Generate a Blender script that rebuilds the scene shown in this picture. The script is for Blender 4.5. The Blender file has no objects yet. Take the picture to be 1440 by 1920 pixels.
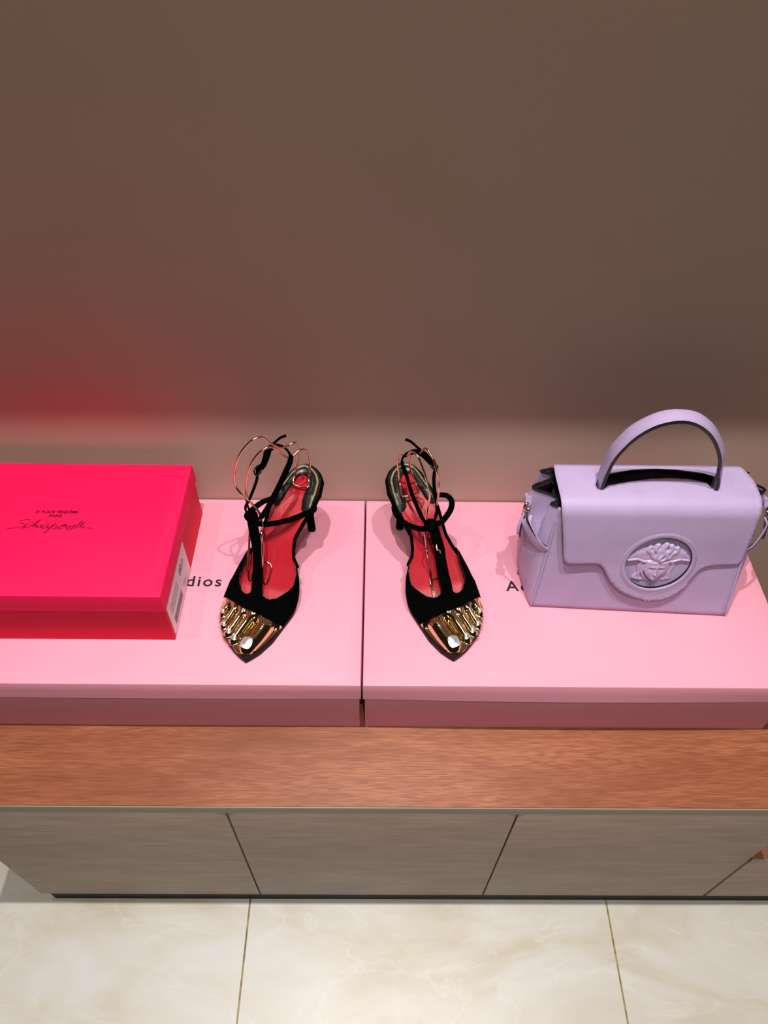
import bpy, bmesh, math, random
from mathutils import Vector, Matrix
from mathutils.geometry import delaunay_2d_cdt
random.seed(7)
PI = math.pi
scn = bpy.context.scene
col = scn.collection

# ------------------------------------------------------------------ camera
cam_data = bpy.data.cameras.new('camera')
cam = bpy.data.objects.new('camera', cam_data); col.objects.link(cam)
cam_data.sensor_fit = 'VERTICAL'; cam_data.sensor_height = 24.0
cam_data.lens = 24.0 * 1380.0 / 1920.0
cam_data.clip_start = 0.02
cam.matrix_world = Matrix(((0.99989131, -0.00933471, -0.01141213, 0.0),
                           (-0.00047669, 0.75316689, -0.65782931, 0.0),
                           (0.01473589, 0.65776325, 0.75308058, 1.37),
                           (0, 0, 0, 1)))
scn.camera = cam

# ------------------------------------------------------------------ world, lamps, exposure
w = bpy.data.worlds.new('world'); scn.world = w; w.use_nodes = True
w.node_tree.nodes['Background'].inputs[0].default_value = (0.9, 0.95, 1.0, 1)
w.node_tree.nodes['Background'].inputs[1].default_value = 0.02

def spot(name, loc, target, watt, angle=80, blend=0.7, radius=0.012, colr=(1, 0.955, 0.905)):
    l = bpy.data.lights.new(name, 'SPOT'); l.energy = watt; l.spot_size = math.radians(angle)
    l.spot_blend = blend; l.shadow_soft_size = radius; l.color = colr
    o = bpy.data.objects.new(name, l); col.objects.link(o); o.location = loc
    o.rotation_euler = (Vector(target) - Vector(loc)).to_track_quat('-Z', 'Y').to_euler()
    return o
LAMP_Y = 0.33; LAMP_Z = 2.60
spot('ceiling_spot_light', (-0.15, LAMP_Y, LAMP_Z), (-0.15, 0.5, 0), 98)
spot('ceiling_spot_light', (0.36, LAMP_Y, LAMP_Z), (0.40, 0.5, 0), 88)
spot('ceiling_spot_light', (0.1, -0.45, LAMP_Z), (0.1, -0.30, 0), 62, angle=64, blend=0.8)
spot('ceiling_spot_light', (-0.78, LAMP_Y, LAMP_Z), (-0.7, 0.5, 0), 26)
la = bpy.data.lights.new('ambient_fill_light', 'AREA'); la.shape = 'RECTANGLE'; la.size = 1.2; la.size_y = 0.5  # area light added as soft ambient fill from the front, not a known fixture
la.energy = 12; la.color = (1, 0.95, 0.87)
lo = bpy.data.objects.new('ambient_fill_light', la); col.objects.link(lo); lo.location = (0.1, -0.9, 2.66)

scn.view_settings.view_transform = 'Standard'; scn.view_settings.look = 'None'
scn.view_settings.gamma = 1.0; scn.view_settings.use_curve_mapping = False
scn.view_settings.exposure = -0.07

# ------------------------------------------------------------------ materials
def S(h):
    """display hex -> linear rgba"""
    c = [int(h[i:i+2], 16) / 255 for i in (0, 2, 4)]
    return tuple((x / 12.92 if x <= .04045 else ((x + .055) / 1.055) ** 2.4) for x in c) + (1,)

def mat(name, color, rough=0.6, metal=0.0, spec=0.5, bump=None, coat=0, sheen=0, sss=0, vary=None):
    m = bpy.data.materials.new(name); m.use_nodes = True
    nt = m.node_tree; b = nt.nodes['Principled BSDF']
    c = S(color) if isinstance(color, str) else tuple(color) + (1,)
    b.inputs['Base Color'].default_value = c
    b.inputs['Roughness'].default_value = rough; b.inputs['Metallic'].default_value = metal
    b.inputs['Specular IOR Level'].default_value = spec
    b.inputs['Coat Weight'].default_value = coat
    b.inputs['Sheen Weight'].default_value = sheen
    tc = nt.nodes.new('ShaderNodeTexCoord')
    if bump:
        kind, scale, strength, dist = bump
        if kind == 'noise':
            t = nt.nodes.new('ShaderNodeTexNoise'); t.inputs['Scale'].default_value = scale
            t.inputs['Detail'].default_value = 4; out = t.outputs[0]
        else:
            t = nt.nodes.new('ShaderNodeTexVoronoi'); t.inputs['Scale'].default_value = scale
            out = t.outputs[0]
        nt.links.new(tc.outputs['Object'], t.inputs['Vector'])
        bp = nt.nodes.new('ShaderNodeBump'); bp.inputs['Strength'].default_value = strength
        bp.inputs['Distance'].default_value = dist
        nt.links.new(out, bp.inputs['Height']); nt.links.new(bp.outputs[0], b.inputs['Normal'])
    if vary:
        scale, c2, lo_, hi_ = vary
        t = nt.nodes.new('ShaderNodeTexNoise'); t.inputs['Scale'].default_value = scale; t.inputs['Detail'].default_value = 5
        nt.links.new(tc.outputs['Object'], t.inputs['Vector'])
        mr = nt.nodes.new('ShaderNodeMapRange'); mr.inputs[1].default_value = lo_; mr.inputs[2].default_value = hi_
        nt.links.new(t.outputs[0], mr.inputs[0])
        mx = nt.nodes.new('ShaderNodeMix'); mx.data_type = 'RGBA'
        nt.links.new(mr.outputs[0], mx.inputs[0])
        mx.inputs[6].default_value = c; mx.inputs[7].default_value = S(c2)
        nt.links.new(mx.outputs[2], b.inputs['Base Color'])
    return m

M = {}
M['wall'] = mat('wall_paint', 'bfa899', 0.75, spec=0.3, bump=('noise', 420, 0.22, 0.0008), vary=(2.0, 'baa394', 0.4, 0.7))
M['ceiling'] = mat('ceiling_paint', '8c857c', 0.8)
M['room'] = mat('dark_shop_wall', '5a5048', 0.8)
M['pink'] = mat('pink_card', 'e497ae', 0.55, spec=0.35, bump=('noise', 900, 0.12, 0.0003), vary=(8, 'e79baf', 0.35, 0.7))
M['pink_base'] = mat('pink_card_base', 'dd93a8', 0.6, spec=0.3, bump=('noise', 900, 0.12, 0.0003))
M['red'] = mat('hot_pink_card', 'f90f52', 0.6, spec=0.2, bump=('noise', 1100, 0.12, 0.0003))
M['red_base'] = mat('crimson_card', 'e80a3c', 0.6, spec=0.2)
M['ink'] = mat('black_ink', '120c10', 0.5)
M['foil'] = mat('dark_red_foil', '4a0814', 0.7, 0.0, spec=0.1)
M['sticker'] = mat('white_sticker', 'e8dde0', 0.5)
M['grey_ink'] = mat('grey_ink', '8b7c86', 0.6)
M['velvet'] = mat('black_velvet', (0.0012, 0.0012, 0.0014), 1.0, spec=0.02, bump=('noise', 1500, 0.3, 0.0004))
M['black_leather'] = mat('black_leather', (0.008, 0.010, 0.010), 0.30, spec=0.5, bump=('voronoi', 1600, 0.08, 0.0002))
M['black_edge'] = mat('black_edge_paint', (0.006, 0.005, 0.007), 0.35)
M['sole'] = mat('dark_sole', (0.008, 0.002, 0.003), 0.55, spec=0.15)
M['red_insole'] = mat('red_insole', 'b30c24', 0.42, spec=0.4, bump=('noise', 500, 0.1, 0.0003))
M['gold'] = mat('polished_gold', (0.86, 0.69, 0.38), 0.07, 1.0)
M['gold_dull'] = mat('olive_gold', (0.42, 0.36, 0.17), 0.45, 0.8, bump=('noise', 2500, 0.8, 0.0006))
M['silver'] = mat('silver_nail', (0.76, 0.81, 0.86), 0.36, 0.85)
M['wire'] = mat('rose_gold_wire', (0.86, 0.55, 0.38), 0.16, 1.0)
M['lilac'] = mat('lilac_leather', 'b7a3ca', 0.42, spec=0.45, bump=('voronoi', 1300, 0.40, 0.0004), vary=(30, 'b29ec5', 0.4, 0.7))
M['lilac_smooth'] = mat('lilac_enamel', 'c0abcf', 0.22, spec=0.5)
M['lining'] = mat('plum_lining', '2c0f1c', 0.7)
M['thread'] = mat('lilac_thread', 'a68fb6', 0.7)
M['ring'] = mat('pale_gold_ring', (0.85, 0.74, 0.50), 0.12, 1.0)
M['trim_taupe'] = mat('taupe_edge_band', '8f8473', 0.55)
M['plinth'] = mat('black_plinth', (0.006, 0.003, 0.003), 0.5, spec=0.1)
M['grout'] = mat('yellow_grout', 'a99a5e', 0.8, vary=(60, '756a44', 0.4, 0.6))
M['carcass'] = mat('dark_carcass', '15110f', 0.7)
M['metal_white'] = mat('white_enamel', 'd9d6d0', 0.4)

def wood_mat():
    m = bpy.data.materials.new('cherry_wood_laminate'); m.use_nodes = True
    nt = m.node_tree; b = nt.nodes['Principled BSDF']; N = nt.nodes.new; L = nt.links.new
    b.inputs['Roughness'].default_value = 0.5; b.inputs['Specular IOR Level'].default_value = 0.25
    tc = N('ShaderNodeTexCoord'); mp = N('ShaderNodeMapping'); mp.inputs['Scale'].default_value = (1.2, 15, 15)
    L(tc.outputs['Object'], mp.inputs[0])
    wp = N('ShaderNodeTexNoise'); wp.inputs['Scale'].default_value = 1.6; wp.inputs['Detail'].default_value = 3
    wp.inputs['Distortion'].default_value = 1.2
    L(mp.outputs[0], wp.inputs[0])
    # grain lines: contours of the stretched noise
    ml = N('ShaderNodeMath'); ml.operation = 'MULTIPLY'; ml.inputs[1].default_value = 75; L(wp.outputs[0], ml.inputs[0])
    sn = N('ShaderNodeMath'); sn.operation = 'SINE'; L(ml.outputs[0], sn.inputs[0])
    mp2 = N('ShaderNodeMapping'); mp2.inputs['Scale'].default_value = (40, 640, 640); L(tc.outputs['Object'], mp2.inputs[0])
    fn = N('ShaderNodeTexNoise'); fn.inputs['Scale'].default_value = 1.0; fn.inputs['Detail'].default_value = 4; L(mp2.outputs[0], fn.inputs[0])
    mp3 = N('ShaderNodeMapping'); mp3.inputs['Scale'].default_value = (3.5, 16, 16); L(tc.outputs['Object'], mp3.inputs[0])
    big = N('ShaderNodeTexNoise'); big.inputs['Scale'].default_value = 1.3; big.inputs['Detail'].default_value = 2; L(mp3.outputs[0], big.inputs[0])
    r1 = N('ShaderNodeValToRGB'); r1.color_ramp.elements[0].position = 0.28; r1.color_ramp.elements[0].color = S('804832')
    r1.color_ramp.elements[1].position = 0.66; r1.color_ramp.elements[1].color = S('a86a4c')
    L(big.outputs[0], r1.inputs[0])
    mr = N('ShaderNodeMapRange'); mr.inputs[1].default_value = -1; mr.inputs[2].default_value = 0.2
    mr.inputs[3].default_value = 0.4; mr.inputs[4].default_value = 0; L(sn.outputs[0], mr.inputs[0])
    mr2 = N('ShaderNodeMapRange'); mr2.inputs[1].default_value = 0.34; mr2.inputs[2].default_value = 0.6
    mr2.inputs[3].default_value = 0.75; mr2.inputs[4].default_value = 0.0; L(fn.outputs[0], mr2.inputs[0])
    x1 = N('ShaderNodeMix'); x1.data_type = 'RGBA'; L(mr.outputs[0], x1.inputs[0]); L(r1.outputs[0], x1.inputs[6]); x1.inputs[7].default_value = S('7a4028')
    x2 = N('ShaderNodeMix'); x2.data_type = 'RGBA'; L(mr2.outputs[0], x2.inputs[0]); L(x1.outputs[2], x2.inputs[6]); x2.inputs[7].default_value = S('7c4229')
    L(x2.outputs[2], b.inputs['Base Color'])
    bp = N('ShaderNodeBump'); bp.inputs['Strength'].default_value = 0.15; bp.inputs['Distance'].default_value = 0.0004
    L(fn.outputs[0], bp.inputs['Height']); L(bp.outputs[0], b.inputs['Normal'])
    return m
M['wood'] = wood_mat()

def door_mat():
    m = bpy.data.materials.new('taupe_grained_door'); m.use_nodes = True
    nt = m.node_tree; b = nt.nodes['Principled BSDF']; N = nt.nodes.new; L = nt.links.new
    b.inputs['Roughness'].default_value = 0.5; b.inputs['Specular IOR Level'].default_value = 0.35
    tc = N('ShaderNodeTexCoord'); mp = N('ShaderNodeMapping'); mp.inputs['Scale'].default_value = (3, 3, 9)
    L(tc.outputs['Object'], mp.inputs[0])
    n1 = N('ShaderNodeTexNoise'); n1.inputs['Scale'].default_value = 2.2; n1.inputs['Detail'].default_value = 4
    n1.inputs['Distortion'].default_value = 0.6; L(mp.outputs[0], n1.inputs[0])
    mp2 = N('ShaderNodeMapping'); mp2.inputs['Scale'].default_value = (14, 14, 260); L(tc.outputs['Object'], mp2.inputs[0])
    n2 = N('ShaderNodeTexNoise'); n2.inputs['Scale'].default_value = 1; n2.inputs['Detail'].default_value = 3; L(mp2.outputs[0], n2.inputs[0])
    r = N('ShaderNodeValToRGB'); r.color_ramp.elements[0].position = 0.3; r.color_ramp.elements[0].color = S('968074')
    r.color_ramp.elements[1].position = 0.7; r.color_ramp.elements[1].color = S('aa9487'); L(n1.outputs[0], r.inputs[0])
    mr = N('ShaderNodeMapRange'); mr.inputs[1].default_value = 0.36; mr.inputs[2].default_value = 0.55
    mr.inputs[3].default_value = 0.4; mr.inputs[4].default_value = 0; L(n2.outputs[0], mr.inputs[0])
    x = N('ShaderNodeMix'); x.data_type = 'RGBA'; L(mr.outputs[0], x.inputs[0]); L(r.outputs[0], x.inputs[6]); x.inputs[7].default_value = S('7c6b61')
    L(x.outputs[2], b.inputs['Base Color'])
    return m
M['door'] = door_mat()

def marble_mat():
    m = bpy.data.materials.new('cream_marble_tile'); m.use_nodes = True
    nt = m.node_tree; b = nt.nodes['Principled BSDF']; N = nt.nodes.new; L = nt.links.new
    b.inputs['Roughness'].default_value = 0.35; b.inputs['Specular IOR Level'].default_value = 0.4
    tc = N('ShaderNodeTexCoord')
    mp = N('ShaderNodeMapping'); mp.inputs['Rotation'].default_value = (0, 0, 0.7); mp.inputs['Scale'].default_value = (3.2, 7.5, 1)
    L(tc.outputs['Object'], mp.inputs[0])
    n1 = N('ShaderNodeTexNoise'); n1.inputs['Scale'].default_value = 1.1; n1.inputs['Detail'].default_value = 6
    n1.inputs['Roughness'].default_value = 0.6; n1.inputs['Distortion'].default_value = 0.8; L(mp.outputs[0], n1.inputs[0])
    r = N('ShaderNodeValToRGB'); e = r.color_ramp.elements
    e[0].position = 0.36; e[0].color = S('c3baa8'); e[1].position = 0.68; e[1].color = S('d4d3d2')
    k = r.color_ramp.elements.new(0.5); k.color = S('cdc8be'); L(n1.outputs[0], r.inputs[0])
    # thin crack-like veins where a warped noise crosses its mean
    n2 = N('ShaderNodeTexNoise'); n2.inputs['Scale'].default_value = 0.9; n2.inputs['Detail'].default_value = 5; n2.inputs['Distortion'].default_value = 1.5
    L(mp.outputs[0], n2.inputs[0])
    s = N('ShaderNodeMath'); s.operation = 'SUBTRACT'; s.inputs[1].default_value = 0.5; L(n2.outputs[0], s.inputs[0])
    a = N('ShaderNodeMath'); a.operation = 'ABSOLUTE'; L(s.outputs[0], a.inputs[0])
    mr = N('ShaderNodeMapRange'); mr.inputs[1].default_value = 0.0; mr.inputs[2].default_value = 0.012
    mr.inputs[3].default_value = 0.3; mr.inputs[4].default_value = 0; L(a.outputs[0], mr.inputs[0])
    x = N('ShaderNodeMix'); x.data_type = 'RGBA'; L(mr.outputs[0], x.inputs[0]); L(r.outputs[0], x.inputs[6]); x.inputs[7].default_value = S('dddcda')
    L(x.outputs[2], b.inputs['Base Color'])
    bp = N('ShaderNodeBump'); bp.inputs['Strength'].default_value = 0.04; bp.inputs['Distance'].default_value = 0.001
    n3 = N('ShaderNodeTexNoise'); n3.inputs['Scale'].default_value = 180; L(tc.outputs['Object'], n3.inputs[0])
    L(n3.outputs[0], bp.inputs['Height']); L(bp.outputs[0], b.inputs['Normal'])
    return m
M['marble'] = marble_mat()

# ------------------------------------------------------------------ helpers
def link(name, me, m, parent=None, smooth=None):
    o = bpy.data.objects.new(name, me); col.objects.link(o)
    if m is not None:
        for x in (m if isinstance(m, (list, tuple)) else [m]): me.materials.append(x)
    if parent is not None: o.parent = parent
    if smooth is not None:
        if smooth >= 180:
            for p in me.polygons: p.use_smooth = True
        else:
            for p in me.polygons: p.use_smooth = True
            me.set_sharp_from_angle(angle=math.radians(smooth))
    return o

def obj(name, bm, m, parent=None, smooth=None):
    bmesh.ops.recalc_face_normals(bm, faces=bm.faces)
    me = bpy.data.meshes.new(name); bm.to_mesh(me); bm.free()
    return link(name, me, m, parent, smooth)

def pyd(name, vs, fs, m, parent=None, smooth=None, fix=True):
    bm = bmesh.new(); V = [bm.verts.new(v) for v in vs]
    for f in fs:
        try: bm.faces.new([V[i] for i in f])
        except ValueError: pass
    if fix: return obj(name, bm, m, parent, smooth)
    me = bpy.data.meshes.new(name); bm.to_mesh(me); bm.free()
    return link(name, me, m, parent, smooth)

def add_box(bm, x0, x1, y0, y1, z0, z1, bev=0.0, seg=2):
    r = bmesh.ops.create_cube(bm, size=1)
    vs = r['verts']
    for v in vs:
        v.co = Vector((x0 + (v.co.x + .5) * (x1 - x0), y0 + (v.co.y + .5) * (y1 - y0), z0 + (v.co.z + .5) * (z1 - z0)))
    if bev > 0:
        es = list({e for v in vs for e in v.link_edges})
        bmesh.ops.bevel(bm, geom=es, offset=bev, segments=seg, affect='EDGES', profile=0.5)

def box(name, x0, x1, y0, y1, z0, z1, m, parent=None, bev=0.0, seg=2):
    bm = bmesh.new(); add_box(bm, x0, x1, y0, y1, z0, z1, bev, seg)
    return obj(name, bm, m, parent, 40 if bev else None)

def thing(name, label, cat, loc, rotz=0, group=None):
    o = bpy.data.objects.new(name, None); col.objects.link(o); o.location = loc
    o.rotation_euler = (0, 0, rotz); o.empty_display_size = 0.05
    o['label'] = label; o['category'] = cat
    if group: o['group'] = group
    return o

def struct(o): o['kind'] = 'structure'; return o

def catmull(P, n=6, closed=False):
    P = [Vector(p) for p in P]; out = []; N = len(P)
    rng = N if closed else N - 1
    for i in range(rng):
        p0 = P[(i - 1) % N] if (closed or i > 0) else P[0]
        p1 = P[i]; p2 = P[(i + 1) % N]
        p3 = P[(i + 2) % N] if (closed or i + 2 < N) else P[-1]
        for k in range(n):
            t = k / n
            out.append(.5 * ((2 * p1) + (-p0 + p2) * t + (2 * p0 - 5 * p1 + 4 * p2 - p3) * t * t + (-p0 + 3 * p1 - 3 * p2 + p3) * t ** 3))
    if not closed: out.append(P[-1])
    return out

def resample(P, n):
    P = [Vector(p) for p in P]; d = [0]
    for a, b in zip(P, P[1:]): d.append(d[-1] + (b - a).length)
    out = []; j = 0
    for i in range(n):
        t = d[-1] * i / (n - 1)
        while j < len(P) - 2 and d[j + 1] < t: j += 1
        f = (t - d[j]) / max(1e-9, d[j + 1] - d[j]); out.append(P[j].lerp(P[j + 1], min(1, max(0, f))))
    return out

def add_sweep(bm, P, section, ref=None, closed=False, radii=None):
    """sweep a closed 2-D section (a along width, b along normal); ref(i,p,t) gives the normal direction"""
    n = len(P); rings = []; nrm = None
    for i, p in enumerate(P):
        if closed: t = P[(i + 1) % n] - P[(i - 1) % n]
        else: t = P[min(i + 1, n - 1)] - P[max(i - 1, 0)]
        if t.length < 1e-9: t = Vector((1, 0, 0))
        t.normalize()
        if ref is not None: nrm_ = Vector(ref(i, p, t))
        else: nrm_ = nrm if nrm is not None else (Vector((0, 0, 1)) if abs(t.z) < .9 else Vector((1, 0, 0)))
        nrm_ = nrm_ - t * nrm_.dot(t)
        if nrm_.length < 1e-6: nrm_ = Vector((1, 0, 0)) - t * t.x
        nrm_.normalize(); nrm = nrm_
        wd = t.cross(nrm)
        k = radii[i] if radii else 1
        rings.append([bm.verts.new(p + wd * a * k + nrm * b * k) for a, b in section])
    m = len(section)
    for i in range(n if closed else n - 1):
        A, B = rings[i], rings[(i + 1) % n]
        for j in range(m):
            bm.faces.new([A[j], A[(j + 1) % m], B[(j + 1) % m], B[j]])
    if not closed:
        bm.faces.new(rings[0][::-1]); bm.faces.new(rings[-1])

def circ(r, n=8): return [(r * math.cos(2 * PI * k / n), r * math.sin(2 * PI * k / n)) for k in range(n)]
def flat(wd, th, n=12):
    out = []
    for k in range(n):
        a = 2 * PI * k / n; c, s = math.cos(a), math.sin(a)
        out.append((wd / 2 * math.copysign(abs(c) ** .6, c), th / 2 * math.copysign(abs(s) ** .6, s)))
    return out

def interp(T, x):
    if x <= T[0][0]: return T[0][1]
    for (a, b), (c, d) in zip(T, T[1:]):
        if x <= c: return b + (d - b) * (x - a) / (c - a)
    return T[-1][1]

def text_mesh(body, size, extrude=0.0002, offset=0.0, spacing=1.0, align='CENTER', shear=0.0):
    cu = bpy.data.curves.new('lettering', 'FONT'); cu.body = body; cu.size = size
    cu.extrude = extrude; cu.offset = offset; cu.space_character = spacing; cu.align_x = align; cu.shear = shear
    cu.resolution_u = 4
    o = bpy.data.objects.new('tmp', cu); col.objects.link(o)
    bpy.context.view_layer.update()
    dg = bpy.context.evaluated_depsgraph_get()
    me = bpy.data.meshes.new_from_object(o.evaluated_get(dg))
    bpy.data.objects.remove(o); bpy.data.curves.remove(cu)
    me.materials.clear()
    return me

# ------------------------------------------------------------------ structure
WALL_Y = 0.7245
def wall_grid():
    bm = bmesh.new(); add_box(bm, -2.4, 2.4, WALL_Y, WALL_Y + .1, 0, 2.75)
    return bm
struct(obj('wall_back', wall_grid(), M['wall']))
struct(box('wall_left', -2.5, -2.4, -3.0, WALL_Y + .1, 0, 2.75, M['room']))
struct(box('wall_right', 2.4, 2.5, -3.0, WALL_Y + .1, 0, 2.75, M['room']))
struct(box('wall_front', -2.5, 2.5, -3.1, -3.0, 0, 2.75, M['room']))
struct(box('ceiling', -2.5, 2.5, -3.1, WALL_Y + .1, 2.75, 2.85, M['ceiling']))
# shallow soffit on the wall above the frame, it cuts the ceiling spots off the upper wall
SOF_Z = 1.35
SOF_Y = WALL_Y - (WALL_Y - LAMP_Y) * (SOF_Z - 0.705) / (LAMP_Z - 0.705)
struct(box('trim_1', -2.4, 2.4, SOF_Y, WALL_Y - .0005, SOF_Z, SOF_Z + .06, M['wall'], bev=0.002))

fl = struct(box('floor', -2.5, 2.5, -3.1, WALL_Y + .1, -0.05, -0.002, M['grout']))
T_ = 0.6027
tile_me = None
for i in range(-4, 4):
    for j in range(-4, 3):
        x0 = -0.2055 + i * T_; y0 = -0.156 + j * T_
        if x0 + T_ < -2.4 or x0 > 2.4 or y0 > WALL_Y or y0 + T_ < -3: continue
        x1 = min(x0 + T_, 2.4); y1 = min(y0 + T_, WALL_Y); xa = max(x0, -2.4)
        box('floor_tile', xa + .0012, x1 - .0012, y0 + .0012, y1 - .0012, -.002, 0.0, M['marble'], fl, bev=0.0005, seg=1)

# ------------------------------------------------------------------ bench: worktop, cabinets, plinth
XL, XR = -0.5445, 0.5485
wt = thing('worktop', 'long cherry wood worktop carrying the two pale pink boxes', 'worktop', (0, 0.52, 0.43))
box('wood_board', XL, XR, 0.3222 - .52, WALL_Y - .001 - .52, 0.0005, 0.02, M['wood'], wt, bev=0.0008)
box('edge_band', XL, XR, 0.3205 - .52, 0.3222 - .52, 0.0, 0.0195, M['trim_taupe'], wt, bev=0.0005)
box('underside', XL, XR, 0.324 - .52, WALL_Y - .001 - .52, 0.0, 0.0004, M['carcass'], wt)
edges = [XL + .001, -0.1835, 0.1825, XR - .0005]
labs = ['taupe wood-grain cabinet under the left pink box, left end of the row',
        'taupe wood-grain cabinet in the middle of the bench, below the gap between the pink boxes',
        'taupe wood-grain cabinet under the lilac handbag, next to the lower cabinet']
for k in range(3):
    x0, x1 = edges[k], edges[k + 1]; xc = (x0 + x1) / 2
    c = thing('cabinet', labs[k], 'cabinet', (xc, 0.52, 0.043), 0, 'taupe bench cabinets')
    hw = (x1 - x0) / 2
    bm = bmesh.new()
    add_box(bm, -hw, -hw + .016, .341 - .52, WALL_Y - .52 - .002, 0.001, 0.3868)
    add_box(bm, hw - .016, hw, .341 - .52, WALL_Y - .52 - .002, 0.001, 0.3868)
    add_box(bm, -hw + .016, hw - .016, .341 - .52, WALL_Y - .52 - .002, 0.001, 0.017)
    add_box(bm, -hw + .016, hw - .016, WALL_Y - .52 - .010, WALL_Y - .52 - .002, 0.017, 0.3868)
    add_box(bm, -hw + .016, hw - .016, .341 - .52, .36 - .52, 0.34, 0.3868)
    obj('carcass', bm, M['carcass'] if k else [M['door']], c)
    box('door', -hw + .0012, hw - .0012, 0.3225 - .52, 0.3405 - .52, 0.0, 0.3835, M['door'], c, bev=0.0006)
struct(box('baseboard_front', XL + .012, 2.3, 0.3260, 0.338, 0.0, 0.043, M['plinth']))
# lower cabinet on the right
lw = thing('low_worktop', 'lower cherry wood worktop at the right edge of the photo', 'worktop', (0.9, 0.52, 0.234))
box('wood_board', 0.5495 - .9, 2.3 - .9, 0.3222 - .52, WALL_Y - .001 - .52, 0.0005, 0.0135, M['wood'], lw, bev=0.0008)
box('edge_band', 0.5495 - .9, 2.3 - .9, 0.3205 - .52, 0.3222 - .52, 0.0, 0.013, M['trim_taupe'], lw, bev=0.0005)
lc = thing('low_cabinet', 'lower taupe cabinet right of the tall cabinets, cut by the photo edge', 'cabinet', (0.9, 0.52, 0.043), 0)
box('carcass', 0.5505 - .9, 1.25 - .9, .341 - .52, WALL_Y - .52 - .002, 0.001, 0.1905, M['carcass'], lc)
box('door', 0.5515 - .9, 1.25 - .9, 0.3225 - .52, 0.3405 - .52, 0.0, 0.188, M['door'], lc, bev=0.0006)

# ------------------------------------------------------------------ cardboard boxes
def lid_mesh(w_, d_, h_, th=0.002, bow=0.0, flare=0.0015, n=20):
    """open-bottomed lid with subdivided walls that bow a little, rounded top edge"""
    bm = bmesh.new()
    hw, hd = w_ / 2, d_ / 2; r = 0.0016
    def loop(off, z, fl):
        pts = []
        for k in range(n + 1):
            t = k / n; b = fl * (1 + bow * math.sin(PI * t))
            pts.append((-hw + off + (w_ - 2 * off) * t, -hd + off - b, z))
        for k in range(1, n + 1): pts.append((hw - off + fl * .6, -hd + off + (d_ - 2 * off) * k / n, z))
        for k in range(1, n + 1): pts.append((hw - off - (w_ - 2 * off) * k / n, hd - off, z))
        for k in range(1, n): pts.append((-hw + off - fl * .6, hd - off - (d_ - 2 * off) * k / n, z))
        return [bm.verts.new(p) for p in pts]
    L = [loop(0, h_ * 0, flare), loop(0, h_ * .5, flare * .5), loop(0, h_ - r, 0), loop(r * .3, h_ - r * .3, 0), loop(r, h_, 0)]
    Li = [loop(th, 0, flare), loop(th, h_ - th, 0)]
    m = len(L[0])
    for A, B in list(zip(L, L[1:])) + [(Li[0], L[0]), (Li[1], Li[0])]:
        for j in range(m): bm.faces.new([A[j], A[(j + 1) % m], B[(j + 1) % m], B[j]])
    bm.faces.new(L[-1]); bm.faces.new(Li[1])
    return bm

def tray_mesh(w_, d_, h_, th=0.002):
    bm = bmesh.new(); hw, hd = w_ / 2, d_ / 2
    add_box(bm, -hw, hw, -hd, hd, 0, th)
    add_box(bm, -hw, hw, -hd, -hd + th, th, h_); add_box(bm, -hw, hw, hd - th, hd, th, h_)
    add_box(bm, -hw, -hw + th, -hd + th, hd - th, th, h_); add_box(bm, hw - th, hw, -hd + th, hd - th, th, h_)
    return bm

def acne_box(label, x0, x1, bow):
    cx = (x0 + x1) / 2; yf, yb = 0.4235, 0.7225; cy = (yf + yb) / 2
    t = thing('shoe_box', label, 'box', (cx, cy, 0.45), 0, 'pale pink boxes on the worktop')
    W, D = x1 - x0, yb - yf
    obj('box_base', tray_mesh(W - .0045, D - .007, 0.112), M['pink_base'], t)
    ld = obj('box_lid', lid_mesh(W, D, 0.031, bow=bow), M['pink'], t, 40); ld.location = (0, 0, 0.118 - .031)
    me = text_mesh('Acne Studios', 0.0232, 0.00012, 0.0003, 1.18)
    o = link('lettering', me, M['ink'], ld); 
    xs = [v.co.x for v in me.vertices]; sx = 0.1565 / (max(xs) - min(xs))
    o.scale = (sx, 1, 1); o.location = (-(max(xs) + min(xs)) / 2 * sx, (0.5672 if cx < 0 else 0.5635) - cy, 0.0312)
    return t
acne_box('pale pink lidded box under the hot pink box and the left sandal', -0.5485, -0.0160, 0.6)
acne_box('pale pink lidded box under the right sandal and the lilac handbag', -0.0135, 0.5185, 1.8)

# hot pink box
rx0, rx1, ry0, ry1 = -0.556, -0.2465, 0.4825, 0.6965
rcx, rcy = (rx0 + rx1) / 2, (ry0 + ry1) / 2
rb = thing('hot_pink_box', 'hot pink lidded box with a signature on its lid, at the left photo edge', 'box', (rcx, rcy, 0.5683))
W, D = rx1 - rx0, ry1 - ry0
obj('box_base', tray_mesh(W - .004, D - .005, 0.094), M['red_base'], rb)
rl = obj('box_lid', lid_mesh(W, D, 0.029, flare=0.0008), M['red'], rb, 40); rl.location = (0, 0, 0.0968 - .029)
for body, y, size, wd in (('21 PLACE VEND\u00d4ME', 0.6085, 0.0062, 0.0535), ('PARIS', 0.6022, 0.0058, 0.0165)):
    me = text_mesh(body, size, 0.0001, 0.00022, 1.05)
    xs = [v.co.x for v in me.vertices]; sx = wd / (max(xs) - min(xs))
    o = link('lettering', me, M['foil'], rl); o.scale = (sx, 1, 1)
    o.location = (-0.4015 - (max(xs) + min(xs)) / 2 * sx - rcx, y - rcy, 0.0292)
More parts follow.
